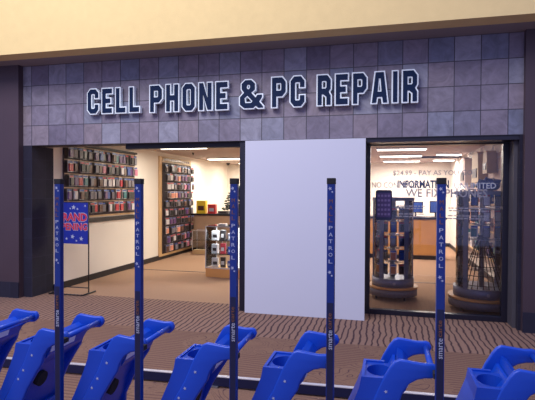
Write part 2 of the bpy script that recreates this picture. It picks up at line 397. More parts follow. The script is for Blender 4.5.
def letter(ch, x0, wid, z0, hgt, label):
    gw, loops = G[ch]
    sc = wid/gw
    lp = [[(u*sc, v*hgt) for u, v in l] for l in loops]
    t = thing('sign_letter', label, 'sign letter', (x0, 0, z0), 0, 'raised letters over the shop front')
    to3 = lambda u, v, d: (u, -d, v)
    b = bmn(); o = .017
    prism(b, [offset_poly(lp[0], o)]+[offset_poly(l, -min(o, .014)) for l in lp[1:]], to3, .025, .085)
    obj('white_surround', b, M['lettertrim'], t)
    b = bmn(); prism(b, lp, to3, .075, .093); obj('navy_face', b, M['navy'], t)
    for (u, v) in ((.25*wid if ch not in 'A' else .5*wid, .9*hgt), (.10*wid if ch != '&' else .25*wid, .1*hgt)):
        b = bmn(); cyl(b, (u, 0, v), (u, -.03, v), .006, 8)
        obj('standoff_pin', b, M['steel'], t)
words = [('CELL', .985, 1.825, 2.797, 3.150), ('PHONE', 2.003, 3.168, 2.785, 3.156), ('&', 3.35, 3.675, 2.785, 3.162),
         ('PC', 3.80, 4.238, 2.785, 3.176), ('REPAIR', 4.415, 5.660, 2.787, 3.172)]
ordn = ['first', 'second', 'third', 'fourth', 'fifth', 'sixth']
for wd, x0, x1, z0, z1 in words:
    pj = lambda x: x+(5.3-x)*.0136
    x0, x1 = pj(x0), pj(x1); z0 -= (z0-1.634)*.0136; z1 -= (z1-1.634)*.0136
    hg = z1-z0; gap = .068
    tot = sum(G[c][0] for c in wd); sc = (x1-x0-gap*(len(wd)-1))/tot
    x = x0
    for k, c in enumerate(wd):
        same = [q for q in range(len(wd)) if wd[q] == c]
        if c == '&': lb = 'navy ampersand with white edge on the slate tile wall'
        elif len(same) > 1: lb = f'navy white-edged letter {c}, {ordn[same.index(k)]} {c} of the word {wd}'
        else: lb = f'navy white-edged letter {c} of the word {wd} on slate wall'
        letter(c, x, G[c][0]*sc, z0, hg, lb); x += G[c][0]*sc+gap

# ================================================================== WHITE BOARD OVER THE OPENING
t = thing('hoarding_board', 'tall white board closing off the middle of the shop front', 'board', (4.24, -.03, 0))
box_obj('board_panel', -.80, .80, -.012, .012, 0, 2.335, M['board'], t)
b = bmn()
for x in (-.74, 0, .70): bx(b, x, x+.04, .012, .03, .02, 2.31)
obj('batten', b, M['woodpale'], t)

# ================================================================== STROLLERS
ZH = .832
def to_xz(yc):
    return lambda u, v, d: (u, d, v+ZH)
PANEL = [(.050, -.012), (.056, .008), (.046, .030), (.030, .036), (-.01, .033), (-.068, .039), (-.112, .044), (-.134, .032), (-.155, .004), (-.188, -.055), (-.232, -.16),
         (-.312, -.30), (-.40, -.45), (-.47, -.56), (-.47, -.66), (-.25, -.66), (-.27, -.56), (-.262, -.42), (-.205, -.30), (-.150, -.21), (-.110, -.150), (-.096, -.105), (-.070, -.065), (-.035, -.042), (.0, -.032), (.03, -.030)]
def star_pts(r, a0=PI/2, n=5):
    return [((r if i % 2 == 0 else r*.42)*math.cos(a0+i*PI/n), (r if i % 2 == 0 else r*.42)*math.sin(a0+i*PI/n)) for i in range(2*n)]
def ring(bm, to3, r0, r1, d0, d1, n=20, cx=0, cz=0):
    prism(bm, [[(cx+r0*math.cos(2*PI*i/n), cz+r0*math.sin(2*PI*i/n)) for i in range(n)], [(cx+r1*math.cos(2*PI*i/n), cz+r1*math.sin(2*PI*i/n)) for i in range(n)][::-1]], to3, d0, d1)
def make_cart():
    t = thing('toy_stroller', '', 'stroller', (0, 0, 0), 0, 'blue toy-car strollers in the nested row')
    to3 = lambda u, v, d: (u, d, v+ZH)
    for sgn in (-1, 1):
        b = bmn(); prism(b, [PANEL], to3, sgn*.195, sgn*.165)
        finish(b)
        es = [e for e in b.edges if len(e.link_faces) == 2 and e.calc_face_angle() > 1.2]
        bmesh.ops.bevel(b, geom=es, offset=.008, segments=3, affect='EDGES', profile=.5)
        p = obj('side_panel', b, M['blue'], t)
        for f_ in p.data.polygons: f_.use_smooth = True
        for (u, v) in ((-.172, -.108), (-.228, -.197), (-.262, -.250)):
            sb = bmn(); prism(sb, [[(u+a, v+c) for a, c in star_pts(.0088, PI/2+.3)]], to3, sgn*.1945, sgn*.1965)
            obj('star_decal', sb, M['white'], p)['label'] = 'small white star sticker'
    # handle bar
    b = bmn(); cyl(b, (.028, -.175, ZH+.004), (.028, .175, ZH+.004), .0145, 16); h = obj('handle_bar', b, M['blue'], t)
    # cup tray: front skin, floor with a round hole, rim
    b = bmn()
    prof = [(-.283, -.050), (-.292, -.10), (-.318, -.17), (-.375, -.30), (-.455, -.45)]
    for ya_, yb_ in ((-.190, -.168), (.055, .075)): prism(b, [[(-.180, -.050), (-.236, -.17), (-.312, -.30), (-.405, -.45)]+prof[::-1]], to3, ya_, yb_)
    prism(b, [prof+[(u+.014, v) for u, v in prof[::-1]]], to3, -.169, .056)
    prism(b, [[(-.140, -.045), (-.126, -.045), (-.175, -.15), (-.189, -.15)]], to3, -.166, .166)
    obj('cup_tray', b, M['blue'], t)
    b = bmn(); n = 28; cx, rx, ry = -.203, .060, .080
    prism(b, [[(-.275, -.168), (-.136, -.168), (-.136, .056), (-.275, .056)], [(cx+rx*math.cos(2*PI*i/n), -.055+ry*math.sin(2*PI*i/n)) for i in range(n)][::-1]], lambda u, v, d: (u, v, d), ZH-.068, ZH-.058)
    cup = [(rx, -.060), (rx*.85, -.125)]
    rings = [[b.verts.new((cx+k*math.cos(2*PI*i/n), -.055+k*ry/rx*math.sin(2*PI*i/n), ZH+z)) for i in range(n)] for k, z in cup]
    for i in range(n): b.faces.new((rings[0][i], rings[0][(i+1) % n], rings[1][(i+1) % n], rings[1][i]))
    b.faces.new(rings[1])
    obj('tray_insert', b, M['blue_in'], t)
    # back shell (leans between the panels below the handle)
    sh = [(-.115, -.004), (-.088, -.020), (-.064, -.052), (-.084, -.105), (-.100, -.125), (-.195, -.20), (-.240, -.30), (-.29, -.47), (-.305, -.46), (-.260, -.30), (-.215, -.20), (-.135, -.125)]
    b = bmn(); prism(b, [sh], to3, -.166, .166); sb = obj('back_shell', b, M['blue'], t)
    b = bmn(); prism(b, [[(-.068, -.058), (-.0635, -.058), (-.0745, -.092), (-.079, -.092)]], to3, -.160, .06)
    o = obj('warning_label', b, M['labelwhite'], sb); o['label'] = 'white printed strip under the handle'
    # round hub emblem on the outside of the shell
    b = bmn(); cyl(b, (-.250, -.060, ZH-.275), (-.205, -.060, ZH-.290), .045, 24); o = obj('round_emblem', b, M['rubber'], sb)
    b = bmn()
    bx(b, -.206, -.200, -.075, -.067, ZH-.305, ZH-.270); bx(b, -.206, -.200, -.053, -.045, ZH-.305, ZH-.270)
    bx(b, -.206, -.200, -.067, -.053, ZH-.292, ZH-.283)
    obj('emblem_mark', b, M['white'], o)
    # seat tub, nose and floor
    b = bmn(); prism(b, [[(-.29, -.50), (-.27, -.47), (-.25, -.50), (-.24, -.56), (-.47, -.60), (-.50, -.58)]], to3, -.163, .163); obj('seat', b, M['blue'], t)
    b = bmn(); prism(b, [[(-.455, -.44), (-.50, -.47), (-.545, -.55), (-.555, -.66), (-.545, -.72), (-.26, -.72), (-.26, -.66), (-.47, -.66), (-.47, -.56)]], to3, -.185, .185)
    no = obj('car_nose', b, M['blue'], t)
    b = bmn()
    pass
    b.free()
    for y in (-.11, .11):
        b = bmn(); cyl(b, (-.548, y, ZH-.60), (-.560, y, ZH-.60), .026, 16); obj('headlamp', b, M['white'], no)
    b = bmn(); bx(b, -.562, -.546, -.155, .155, ZH-.705, ZH-.665, 0, .004); obj('bumper', b, M['rubber'], no)
    # wheels
    for x, r_ in ((-.475, .072), (-.225, .080)):
        for sgn in (-1, 1):
            b = bmn(); cyl(b, (x, sgn*.195, r_), (x, sgn*.222, r_), r_, 24); wh = obj('wheel', b, M['rubber'], t)
            b = bmn(); cyl(b, (x, sgn*.221, r_), (x, sgn*.227, r_), r_*.55, 20); obj('hubcap', b, M['steel'], wh)
        b = bmn(); cyl(b, (x, -.196, r_), (x, .196, r_), .010, 10); obj('axle', b, M['steel'], t)
    # tall pole
    px, py = .053, -.262
    b = bmn(); bx(b, px-.0178, px+.0178, py-.016, py+.016, .10, 1.682, 0, .003)
    for f_ in b.faces:
        if f_.calc_center_median().z < 1.12 and False: f_.material_index = 1
    po = obj('tall_pole', b, M['poleblue'], t)
    b = bmn(); bx(b, px-.0195, px+.0195, py-.0178, py+.0178, 1.674, 1.702, 0, .003); obj('pole_cap', b, M['rubber'], po)
    b = bmn(); bx(b, px-.0140, px+.0140, py-.0165, py-.0150, .10, 1.135); obj('lower_sleeve', b, M['poleblack'], po)
    yf = py-.0172
    b = bmn()
    for i, c in enumerate('PATROL'): merge(b, text_bm(c, .0175, .017, .004), T((px, yf, 1.476-i*.0305)))
    obj('pole_lettering', b, M['white'], po)['label'] = 'white stacked letters PATROL'
    b = bmn()
    for i, c in enumerate('MALL'): merge(b, text_bm(c, .016, .018, .0), T((px, yf, 1.597-i*.0285)))
    obj('pole_lettering', b, M['orange'], po)['label'] = 'dull orange stacked letters MALL'
    for zc in (1.648, 1.268):
        for (dx, dz, r_) in ((-.004, .006, .0095), (.006, -.009, .006)):
            b = bmn(); prism(b, [[(px+dx+a, zc+dz+c) for a, c in star_pts(r_, 1.9)]], lambda u, v, d: (u, d, v), yf-.0005, yf+.0008)
            obj('star_badge', b, M['white'], po)
    b = bmn(); merge(b, text_bm('smarte', .088, .0185, 0), T((px+.001, yf-.0005, .966)) @ Matrix.Rotation(-PI/2, 4, 'Y'))
    obj('pole_logo', b, M['white'], po)['label'] = 'white lower half of the maker name'
    b = bmn(); merge(b, text_bm('carte', .072, .0150, 0), T((px-.001, yf-.0005, 1.052)) @ Matrix.Rotation(-PI/2, 4, 'Y'))
    obj('pole_logo', b, M['orange'], po)['label'] = 'orange upper half of the maker name'
    b = bmn()
    bx(b, .030, px+.012, -.247, -.194, ZH-.012, ZH+.012, 0, .002)
    obj('pole_bracket', b, M['rubber'], t)
    b = bmn(); bx(b, -.32, px+.02, -.247, -.235, .185, .210); bx(b, -.34, -.31, -.247, -.180, .185, .210)
    obj('pole_bracket', b, M['rubber'], t)
    return t
cart = make_cart()
cart.scale = (1, .93, 1)
X0, PITCH, YC = 5.482, .4775, -3.820
nudge = {0: -.004, 1: -.013, 2: .014, 4: -.004, 5: .018}
names = {-1: 'blue toy stroller cut by left picture edge, front of the nested row',
         0: 'blue toy stroller standing in front of the grand opening sign',
         1: 'blue toy stroller in front of the store wall of phone cases',
         2: 'blue toy stroller standing left of the white board, before the display cabinet',
         3: 'blue toy stroller below the middle of the tall white board',
         4: 'blue toy stroller below the left part of the shop window',
         5: 'blue toy stroller at the right picture edge, rearmost of the nested row'}
for i in range(-1, 6):
    loc = (X0+(i-4)*PITCH+nudge.get(i, 0), YC, 0)
    if i == -1: cart.location = loc; cart['label'] = names[i]
    else: dup(cart, loc, names[i])

# guide rail on the floor behind the row
t = thing('guide_rail', 'low dark floor rail with bright top edge behind the strollers', 'rail', (3.9, -2.50, 0), math.radians(2.4))
b = bmn(); bx(b, -3.2, 3.0, 0, .035, .012, .088, 0, .004); obj('rail_body', b, M['poleblack'], t)
b = bmn(); bx(b, -3.2, 3.0, -.001, .036, .088, .096, 0, .002); obj('rail_cap', b, M['railtop'], t)
for x in (-3, -1.5, 0, 1.5, 2.9):
    b = bmn(); bx(b, x-.05, x+.05, -.02, .055, 0, .014); obj('rail_foot', b, M['steel'], t)

# ================================================================== GRAND OPENING SIGN
t = thing('poster_stand', 'blue GRAND OPENING poster on black metal stand inside the left entrance', 'sign stand', (.46, .42, 0))
b = bmn()
for x in (-.362, .245):
    cyl(b, (x, 0, .03), (x, 0, 1.47), .010, 10); cyl(b, (x, -.16, .015), (x, .18, .015), .012, 10)
cyl(b, (-.362, 0, .10), (.245, 0, .10), .009, 10); cyl(b, (-.362, -.16, .015), (.245, -.16, .015), .009, 10); cyl(b, (-.362, 0, 1.465), (.245, 0, 1.465), .009, 10)
obj('stand_frame', b, M['black'], t)
b = bmn(); bx(b, -.354, .238, -.012, -.004, .80, 1.46); ps = obj('poster', b, M['poster'], t)
for (s, zc, wd) in (('GRAND', 1.228, .57), ('OPENING', 1.075, .57)):
    b = bmn(); merge(b, text_bm(s, wd+.012, .150 if s == 'GRAND' else .130, .055), T((-.057, -.0135, zc))); obj('poster_lettering', b, M['white'], ps)['label'] = f'white outline of {s}'
    b = bmn(); merge(b, text_bm(s, wd, .132 if s == 'GRAND' else .114, .035, .002), T((-.057, -.0155, zc))); obj('poster_lettering', b, M['posterred'], ps)['label'] = f'red letters {s}'
b = bmn()
for (x, z, r_) in ((-.02, 1.385, .042), (.05, 1.36, .022), (-.08, 1.365, .018), (-.04, .915, .04), (.12, .885, .04), (-.15, .88, .025), (-.27, .9, .03), (-.28, 1.38, .025), (.19, 1.41, .02), (.03, .85, .02)):
    prism(b, [[(x+a, z+c) for a, c in star_pts(r_, .4+x*9)]], lambda u, v, d: (u, d, v), -.0145, -.012)
obj('poster_star', b, M['white'], ps)

# ================================================================== PHONE-CASE RACKS ON THE LEFT WALL
PACKS = {}
def pack_mesh(col, w_=.085, h_=.15):
    key = (col, w_, h_)
    if key in PACKS: return PACKS[key]
    b = bmn()   # origin at the top (peg hole); faces +X
    bx(b, .0, .004, -w_/2, w_/2, -h_, 0, 0)
    bx(b, .004, .026, -w_*.36, w_*.36, -h_*.93, -h_*.25, 1, .006)
    bx(b, .004, .0055, -w_*.40, w_*.40, -h_*.20, -h_*.06, 2)
    finish(b)
    me = bpy.data.meshes.new('pack'); b.to_mesh(me); b.free()
    back = {'black': 'pk_grey', 'white': 'pk_grey', 'grey': 'pk_black', 'brown': 'pk_grey', 'purple': 'pk_grey', 'blue': 'pk_black'}.get(col, 'pk_white')
    for m_ in (back, 'pk_'+col, 'pk_'+('red' if col in ('black', 'white') else 'blue')): me.materials.append(M[m_])
    PACKS[key] = me
    return me
num = ['first', 'second', 'third', 'fourth', 'fifth', 'sixth', 'seventh', 'eighth', 'ninth', 'tenth', 'eleventh', 'twelfth', 'thirteenth', 'fourteenth', 'fifteenth', 'sixteenth']
def rack_packs(y0, y1, ncol, zs, rackname, group, pal, w_, h_, xo):
    for r_, z in enumerate(zs):
        for c in range(ncol):
            col = rnd.choice(pal)
            me = pack_mesh(col, w_, h_)
            o = bpy.data.objects.new('phone_case_pack', me); COL.objects.link(o)
            o.location = (xo+rnd.uniform(0, .06), y0+(y1-y0)*(c+.5)/ncol+rnd.uniform(-.01, .01), z+rnd.uniform(-.006, .006))
            o.rotation_euler = (0, 0, rnd.uniform(-.12, .12))
            tag(o, f'{col} case pack on {rackname}, {num[r_]} row down, {num[c]} from the mall', 'phone case', group)
# rack one
t = thing('case_rack', 'dark slatted rack of phone cases on the near left wall', 'display rack', (0, 1.9, 0))
b = bmn(); bx(b, 0, .02, -1.18, 1.16, 1.20, 2.44); obj('back_panel', b, M['rackback'], t)
b = bmn(); bx(b, .0, .07, -1.20, 1.18, 2.44, 2.48); obj('top_rail', b, M['black'], t)
b = bmn(); bx(b, .0, .03, -1.20, 1.50, 1.07, 1.15); obj('bottom_ledge', b, M['black'], t)
b = bmn(); bx(b, .0, .02, -1.18, 1.16, 1.17, 1.20); obj('wood_strip', b, M['woodpale'], t)
zs1 = [2.405, 2.165, 1.925, 1.685, 1.445]
b = bmn()
for z in zs1: bx(b, .02, .03, -1.17, 1.15, z+.008, z+.028)
obj('hook_bar', b, M['counterside'], t)
b = bmn()
for z in zs1:
    for c in range(16): y = -1.16+2.30*(c+.5)/16; cyl(b, (.02, y, z-.008), (.12, y, z-.008), .0025, 6)
obj('peg', b, M['steel'], t)['kind'] = 'stuff'
pal1 = ['black', 'purple', 'grey', 'white', 'purple', 'brown', 'grey', 'black', 'red', 'black', 'white', 'black', 'blue', 'purple', 'grey', 'pink', 'brown', 'teal']
rack_packs(.74, 3.04, 16, zs1, 'the near rack', 'phone cases on the near wall rack', pal1, .135, .195, .05)
# rack two
t = thing('case_rack', 'tall pale-wood framed phone case board farther along the left wall', 'display rack', (0, 5.12, 0))
b = bmn(); bx(b, 0, .035, -.93, .95, .08, 2.50); obj('wood_board', b, M['woodpale'], t)
b = bmn(); bx(b, .035, .05, -.80, .93, .14, 2.36); obj('peg_panel', b, M['rackback'], t)
b = bmn(); bx(b, .035, .045, -.80, .90, 2.385, 2.485); hs = obj('header_sign', b, M['tan'], t)
b = bmn(); x = -.70
while x < .8: wd = rnd.uniform(.05, .12); bx(b, .045, .047, x, x+wd, 2.41, 2.46); x += wd+.03
obj('sign_print', b, M['pk_brown'], hs)
zs2 = [2.31-.217*i for i in range(10)]
b = bmn()
for z in zs2:
    for c in range(8): y = -.79+1.70*(c+.5)/8; cyl(b, (.05, y, z-.008), (.15, y, z-.008), .0025, 6)
obj('peg', b, M['steel'], t)
pal2 = ['black', 'black', 'grey', 'brown', 'purple', 'black', 'grey', 'white', 'purple', 'pink', 'black', 'grey', 'brown', 'black', 'salmon']
rack_packs(4.33, 6.03, 8, zs2, 'the wooden board', 'phone cases on the tall wooden board', pal2, .175, .175, .10)

# ================================================================== BACK COUNTER
t = thing('sales_counter', 'long maple sales counter with dark top across the shop back', 'counter', (0, 6.03, 0))
b = bmn(); bx(b, .03, 6.70, .05, .60, .10, 1.0); obj('counter_body', b, M['counterside'], t)
b = bmn(); bx(b, 3.2, 6.68, .035, .05, .12, .98); obj('front_panel', b, M['wood'], t)
b = bmn(); bx(b, .03, 6.66, .08, .58, 0, .10); obj('kick_plate', b, M['black'], t)
b = bmn(); bx(b, .02, 6.74, 0, .64, 1.0, 1.045, 0, .004); obj('counter_top', b, M['black'], t)
CT = 1.045
def carton(name, label, cat, x, y, z, wx, wy, hz, m_, accent, rz=0, group=None):
    t = thing(name, label, cat, (x, y, z), rz, group)
    b = bmn(); bx(b, -wx/2, wx/2, -wy/2, wy/2, 0, hz, 0, .002); obj('carton_body', b, m_, t)
    b = bmn(); bx(b, -wx*.32, wx*.32, -wy/2-.002, -wy/2, hz*.25, hz*.6); obj('printed_patch', b, accent, t)
carton('display_carton', 'bright yellow display box standing on the back counter', 'box', .31, 6.20, CT, .27, .14, .36, M['yellow'], M['pk_brown'])
carton('display_carton', 'red and white box beside the yellow one on counter', 'box', .62, 6.20, CT, .22, .14, .26, M['red'], M['white'])
carton('display_carton', 'low dark box lying on counter beside the little tree', 'box', .95, 6.25, CT, .30, .20, .08, M['pk_grey'], M['pk_black'])
# small artificial tree
t = thing('artificial_tree', 'small dark artificial tree standing on the back counter', 'tree', (1.30, 6.33, CT))
b = bmn(); cyl(b, (0, 0, 0), (0, 0, .12), .07, 16, .09); obj('pot', b, M['black'], t)
b = bmn(); cyl(b, (0, 0, .10), (0, 0, .80), .014, 8, .006); obj('trunk', b, M['pk_brown'], t)
b = bmn()
for lv in range(9):
    z = .16+lv*.072; L_ = .42*(1-lv/11)
    for k in range(11):
        a = k*2*PI/11+lv*.7+rnd.uniform(-.2, .2); l = L_*rnd.uniform(.8, 1.1)
        p0 = Vector((0, 0, z+.05)); p1 = Vector((math.cos(a)*l, math.sin(a)*l, z-.02+rnd.uniform(-.02, .02)))
        cyl(b, p0, p1, .014, 5, .010)
        for q in range(3):
            c = p0.lerp(p1, .45+.25*q); pr = Vector((-math.sin(a), math.cos(a), -.2))
            for sg in (-1, 1): cyl(b, c, c+pr*sg*.05+Vector((math.cos(a), math.sin(a), 0))*.045, .030, 5, .008)
obj('needle_branch', b, M['leaf'], t)
# things on the right part of the counter
def monitor(x, y, label, w_=.36, h_=.28):
    t = thing('computer_monitor', label, 'monitor', (x, y, CT), 0, 'monitors on the back counter')
    b = bmn(); bx(b, -w_/2, w_/2, 0, .04, .10, .10+h_, 0, .006); c_ = obj('screen_case', b, M['black'], t)
    b = bmn(); bx(b, -w_/2+.02, w_/2-.02, -.002, 0, .12, .08+h_); obj('screen', b, M['pk_blue'], c_)
    b = bmn(); bx(b, -.02, .02, .015, .035, .012, .12); bx(b, -.10, .10, -.06, .10, 0, .012); obj('monitor_stand', b, M['black'], t)
monitor(6.02, 6.35, 'dark monitor on the back counter behind the fourth pole')
monitor(6.50, 6.35, 'blue-faced monitor at the right end of back counter', .28, .30)
carton('cardboard_box', 'small tan cardboard box on the counter beside a monitor', 'box', 5.62, 6.25, CT, .30, .2, .16, M['cardboard'], M['tan'])
# INFORMATION sign on the back wall
t = thing('back_lettering', 'dark lettering INFORMATION on the bright back wall', 'sign', (6.40, 9.296, 1.92))
b = text_bm('INFORMATION', 1.52, .25, .03, .01); obj('letters', b, M['navy'], t)

# ================================================================== GLASS DISPLAY CABINET (left)
t = thing('glass_cabinet', 'glass display cabinet on a wooden plinth in the left shop area', 'cabinet', (2.29, 2.62, 0), math.radians(-6))
W2, D2 = .36, .24
b = bmn(); bx(b, -W2, W2, -D2, D2, 0, .17, 0, .004); obj('wooden_plinth', b, M['wood'], t)
b = bmn()
for x in (-W2, W2):
    for y in (-D2, D2): bx(b, x-.008, x+.008, y-.008, y+.008, .17, .98)
for z in (.17, .97):
    for y in (-D2, D2): bx(b, -W2, W2, y-.008, y+.008, z, z+.014)
    for x in (-W2, W2): bx(b, x-.008, x+.008, -D2, D2, z, z+.014)
obj('metal_edge', b, M['pk_white'], t)
for z in (.44, .70):
    b = bmn(); bx(b, -W2+.01, W2-.01, -D2+.01, D2-.01, z, z+.008); obj('glass_shelf', b, M['acrylic'], t)
b = bmn(); bx(b, -W2+.01, W2-.01, -D2-.002, -D2+.002, .185, .97); obj('glass_front', b, M['caseglass'], t)
b = bmn(); bx(b, -W2-.002, -W2+.002, -D2+.01, D2-.01, .185, .97); obj('glass_side', b, M['caseglass'], t)
b = bmn(); bx(b, W2-.002, W2+.002, -D2+.01, D2-.01, .185, .97); obj('glass_side', b, M['caseglass'], t)
b = bmn(); bx(b, -W2, W2, -D2, D2, .984, .992); obj('glass_top', b, M['caseglass'], t)
b = bmn(); bx(b, W2-.05, W2-.03, -D2+.02, -D2+.035, .2, .96); obj('light_strip', b, M['tube'], t)
area('cabinet_lamp', (0, 0, .96), (0, 0, 0), .6, .3, 20, (1, .97, .9), t)
cabz = {.178: 'lowest', .448: 'middle', .708: 'upper'}
def incab(lx, ly):
    a = math.radians(-6); return 2.29+lx*math.cos(a)-ly*math.sin(a), 2.62+lx*math.sin(a)+ly*math.cos(a)
for z, nm in cabz.items():
    for lx, sz, ck in ((-.24, (.13, .07, .17), 'white'), (-.07, (.10, .05, .19), 'red' if nm == 'middle' else 'black'), (.09, (.11, .06, .13), 'blue' if nm != 'upper' else 'grey'), (.22, (.08, .05, .15), 'black')):
        x, y = incab(lx, -.06)
        pos = {-.24: 'left end', -.07: 'left of centre', .09: 'right of centre', .22: 'right end'}[lx]
        carton('accessory_box', f'{ck} accessory box at {pos} of cabinet\'s {nm} shelf' if nm != 'lowest' else f'{ck} accessory box at {pos} of the cabinet floor', 'box', x, y, z, *sz, M['pk_'+ck], M['pk_'+('white' if ck != 'white' else 'black')], math.radians(-6+rnd.uniform(-15, 15)), 'boxes inside the glass cabinet')
x, y = incab(.1, 0)
carton('accessory_box', 'white pamphlet box lying on top of the glass cabinet', 'box', x-.2, y, .992, .16, .12, .03, M['pk_white'], M['pk_grey'])
carton('card_reader', 'dark device on top of the glass cabinet', 'device', x+.06, y, .992, .12, .10, .06, M['black'], M['pk_grey'])

t = thing('low_glass_case', 'low empty clear case in front of the sales counter end', 'cabinet', (.72, 5.72, 0))
b = bmn(); bx(b, -.42, .42, -.16, .16, 0, .10); obj('case_plinth', b, M['woodpale'], t)
b = bmn()
for x in (-.42, .42):
    for y in (-.16, .16): bx(b, x-.006, x+.006, y-.006, y+.006, .10, .62)
for y in (-.16, .16): bx(b, -.42, .42, y-.006, y+.006, .61, .622)
obj('case_frame', b, M['pk_white'], t)
b = bmn(); bx(b, -.41, .41, -.162, -.158, .10, .61); obj('case_glass', b, M['caseglass'], t)
b = bmn(); bx(b, -.41, .41, -.15, .15, .35, .358); obj('case_shelf', b, M['acrylic'], t)

# ================================================================== ROUND DISPLAY KIOSKS BEHIND THE GLASS
def kiosk(label, x, y, r, h, npost, a0):
    t = thing('round_display_kiosk', label, 'display kiosk', (x, y, 0))
    b = bmn(); cyl(b, (0, 0, .06), (0, 0, .17), r, 40); obj('base_drum', b, M['greybase'], t)
    b = bmn(); cyl(b, (0, 0, .17), (0, 0, .20), r*1.02, 40); obj('base_trim', b, M['wood'], t)
    for k in range(4):
        a = k*PI/2+.6; cx_, cy_ = math.cos(a)*r*.82, math.sin(a)*r*.82
        b = bmn(); cyl(b, (cx_-.015, cy_, .032), (cx_+.015, cy_, .032), .032, 14); cyl(b, (cx_, cy_, .03), (cx_, cy_, .07), .01, 8); obj('castor', b, M['rubber'], t)
    b = bmn(); cyl(b, (0, 0, .20), (0, 0, .33), r*.86, 40); lp = obj('lower_panel', b, M['greyframe'], t)
    b = bmn(); a = -PI/2+.05; cyl(b, (math.cos(a)*r*.85, math.sin(a)*r*.85, .265), (math.cos(a)*r*.88, math.sin(a)*r*.88, .265), .022, 16); obj('lock', b, M['steel'], lp)
    for k in range(npost):
        a = a0+k*2*PI/npost; c, s_ = math.cos(a), math.sin(a)
        b = bmn()
        vs = bx(b, -.010, .010, -.034, .034, .33, h)
        bmesh.ops.transform(b, matrix=T((c*r*.83, s_*r*.83, 0)) @ Matrix.Rotation(a, 4, 'Z'), verts=b.verts)
        obj('post', b, M['greyframe'], t)
    b = bmn(); ring(b, lambda u, v, d: (u, v, d), r*.86, r*.74, h, h+.05, 40); obj('top_ring', b, M['greyframe'], t)
    b = bmn(); cyl(b, (0, 0, .33), (0, 0, h), r*.78, 40, caps=False); g = obj('curved_glass', b, M['acrylic'], t)
    b = bmn(); cyl(b, (0, 0, .33), (0, 0, h), .035, 16); obj('centre_spindle', b, M['steel'], t)
    zz = []
    z = .36
    while z < h-.15:
        b = bmn()
        n = 28; ring(b, lambda u, v, d: (u, v, d), r*.34, r*.325, z+.195, z+.202, n)
        for k in range(10):
            a = k*2*PI/10; cyl(b, (math.cos(a)*.03, math.sin(a)*.03, z+.2), (math.cos(a)*r*.72, math.sin(a)*r*.72, z+.2), .003, 6)
        obj('wire_tier', b, M['steel'], t); zz.append(z); z += .215
    return zz
def kiosk_items(x, y, r, zz, pal, kname, group, n=12, every=1.0):
    side = ['facing the window', 'just right of the window side', 'at its right front', 'at its right side', 'at its right rear', 'rear', 'rear', 'rear', 'at its left rear', 'at its left side', 'at its left front', 'just left of the window side']
    rz_ = {0: 0}
    lv = ['lowest', 'second', 'third', 'fourth', 'fifth', 'sixth', 'seventh', 'eighth', 'ninth', 'tenth']
    for j, z in enumerate(zz):
        for k in range(n):
            if kname == 'the tall kiosk' and j in (0, 1, 2) and k in (0, 1, 2, n-1, n-2): continue
            if k in range(n//3+1, n-n//3): continue
            a = -PI/2+k*2*PI/n
            col = rnd.choice(pal); me = pack_mesh(col, .10, .165)
            o = bpy.data.objects.new('phone_case_pack', me); COL.objects.link(o)
            rr = r*.66
            o.location = (x+math.cos(a)*rr, y+math.sin(a)*rr, z+.198); o.rotation_euler = (0, 0, a)
            tag(o, f'{col} pack in {kname}, {lv[j]} tier up, {side[k]}', 'phone case', group)
zz = kiosk('shorter round kiosk of phone accessories at left behind the shop window', 5.41, 1.50, .37, 1.52, 5, .35)
kiosk_items(5.41, 1.50, .37, zz, ['black', 'grey', 'purple', 'white', 'brown', 'black', 'blue', 'black', 'grey', 'white', 'orange'], 'the shorter kiosk', 'packs in the shorter kiosk')
zz2 = kiosk('tall round kiosk of accessories at right behind the shop window', 6.62, 1.03, .44, 1.62, 4, .80)
kiosk_items(6.62, 1.03, .44, zz2, ['grey', 'white', 'black', 'teal', 'grey', 'blue', 'white', 'brown'], 'the tall kiosk', 'packs in the tall kiosk')
t = thing('wire_fan_stand', 'fan of dark sloping wires inside the right-hand kiosk', 'wire stand', (6.62, 1.03, .20))
b = bmn()
for k in range(12):
    a = -PI/2+(k-5.5)*.22
    cyl(b, (math.cos(a)*.045, math.sin(a)*.045, .85), (math.cos(a)*.335, math.sin(a)*.335, .13), .006, 6)
for q in range(6):
    rr = .08+q*.048; zz_ = .80-q*.125
    for k in range(11):
        a0_ = -PI/2+(k-5.5)*.22; a1_ = a0_+.22
        cyl(b, (math.cos(a0_)*rr, math.sin(a0_)*rr, zz_), (math.cos(a1_)*rr, math.sin(a1_)*rr, zz_), .005, 5)
obj('wire_frame', b, M['black'], t)
# blue bag lying on the tall kiosk
t = thing('plastic_bag', 'crumpled blue and white bag lying on top of the tall kiosk', 'bag', (6.70, 1.05, 1.67))
b = bmn(); bmesh.ops.create_icosphere(b, subdivisions=3, radius=.11)
for v in b.verts:
    k = 1+.28*math.sin(v.co.x*60+v.co.y*31)*math.sin(v.co.z*47+v.co.x*23); v.co = Vector((v.co.x*1.35*k, v.co.y*k, (v.co.z+.11)*.75*k))
bm_min = min(v.co.z for v in b.verts)
for v in b.verts: v.co.z -= bm_min
obj('bag_body', b, M['pk_blue'], t)
b = bmn(); cyl(b, (-.05, -.02, .11), (-.02, -.02, .19), .01, 8); cyl(b, (.04, -.02, .11), (.06, -.02, .19), .01, 8); obj('bag_tie', b, M['pk_white'], t)

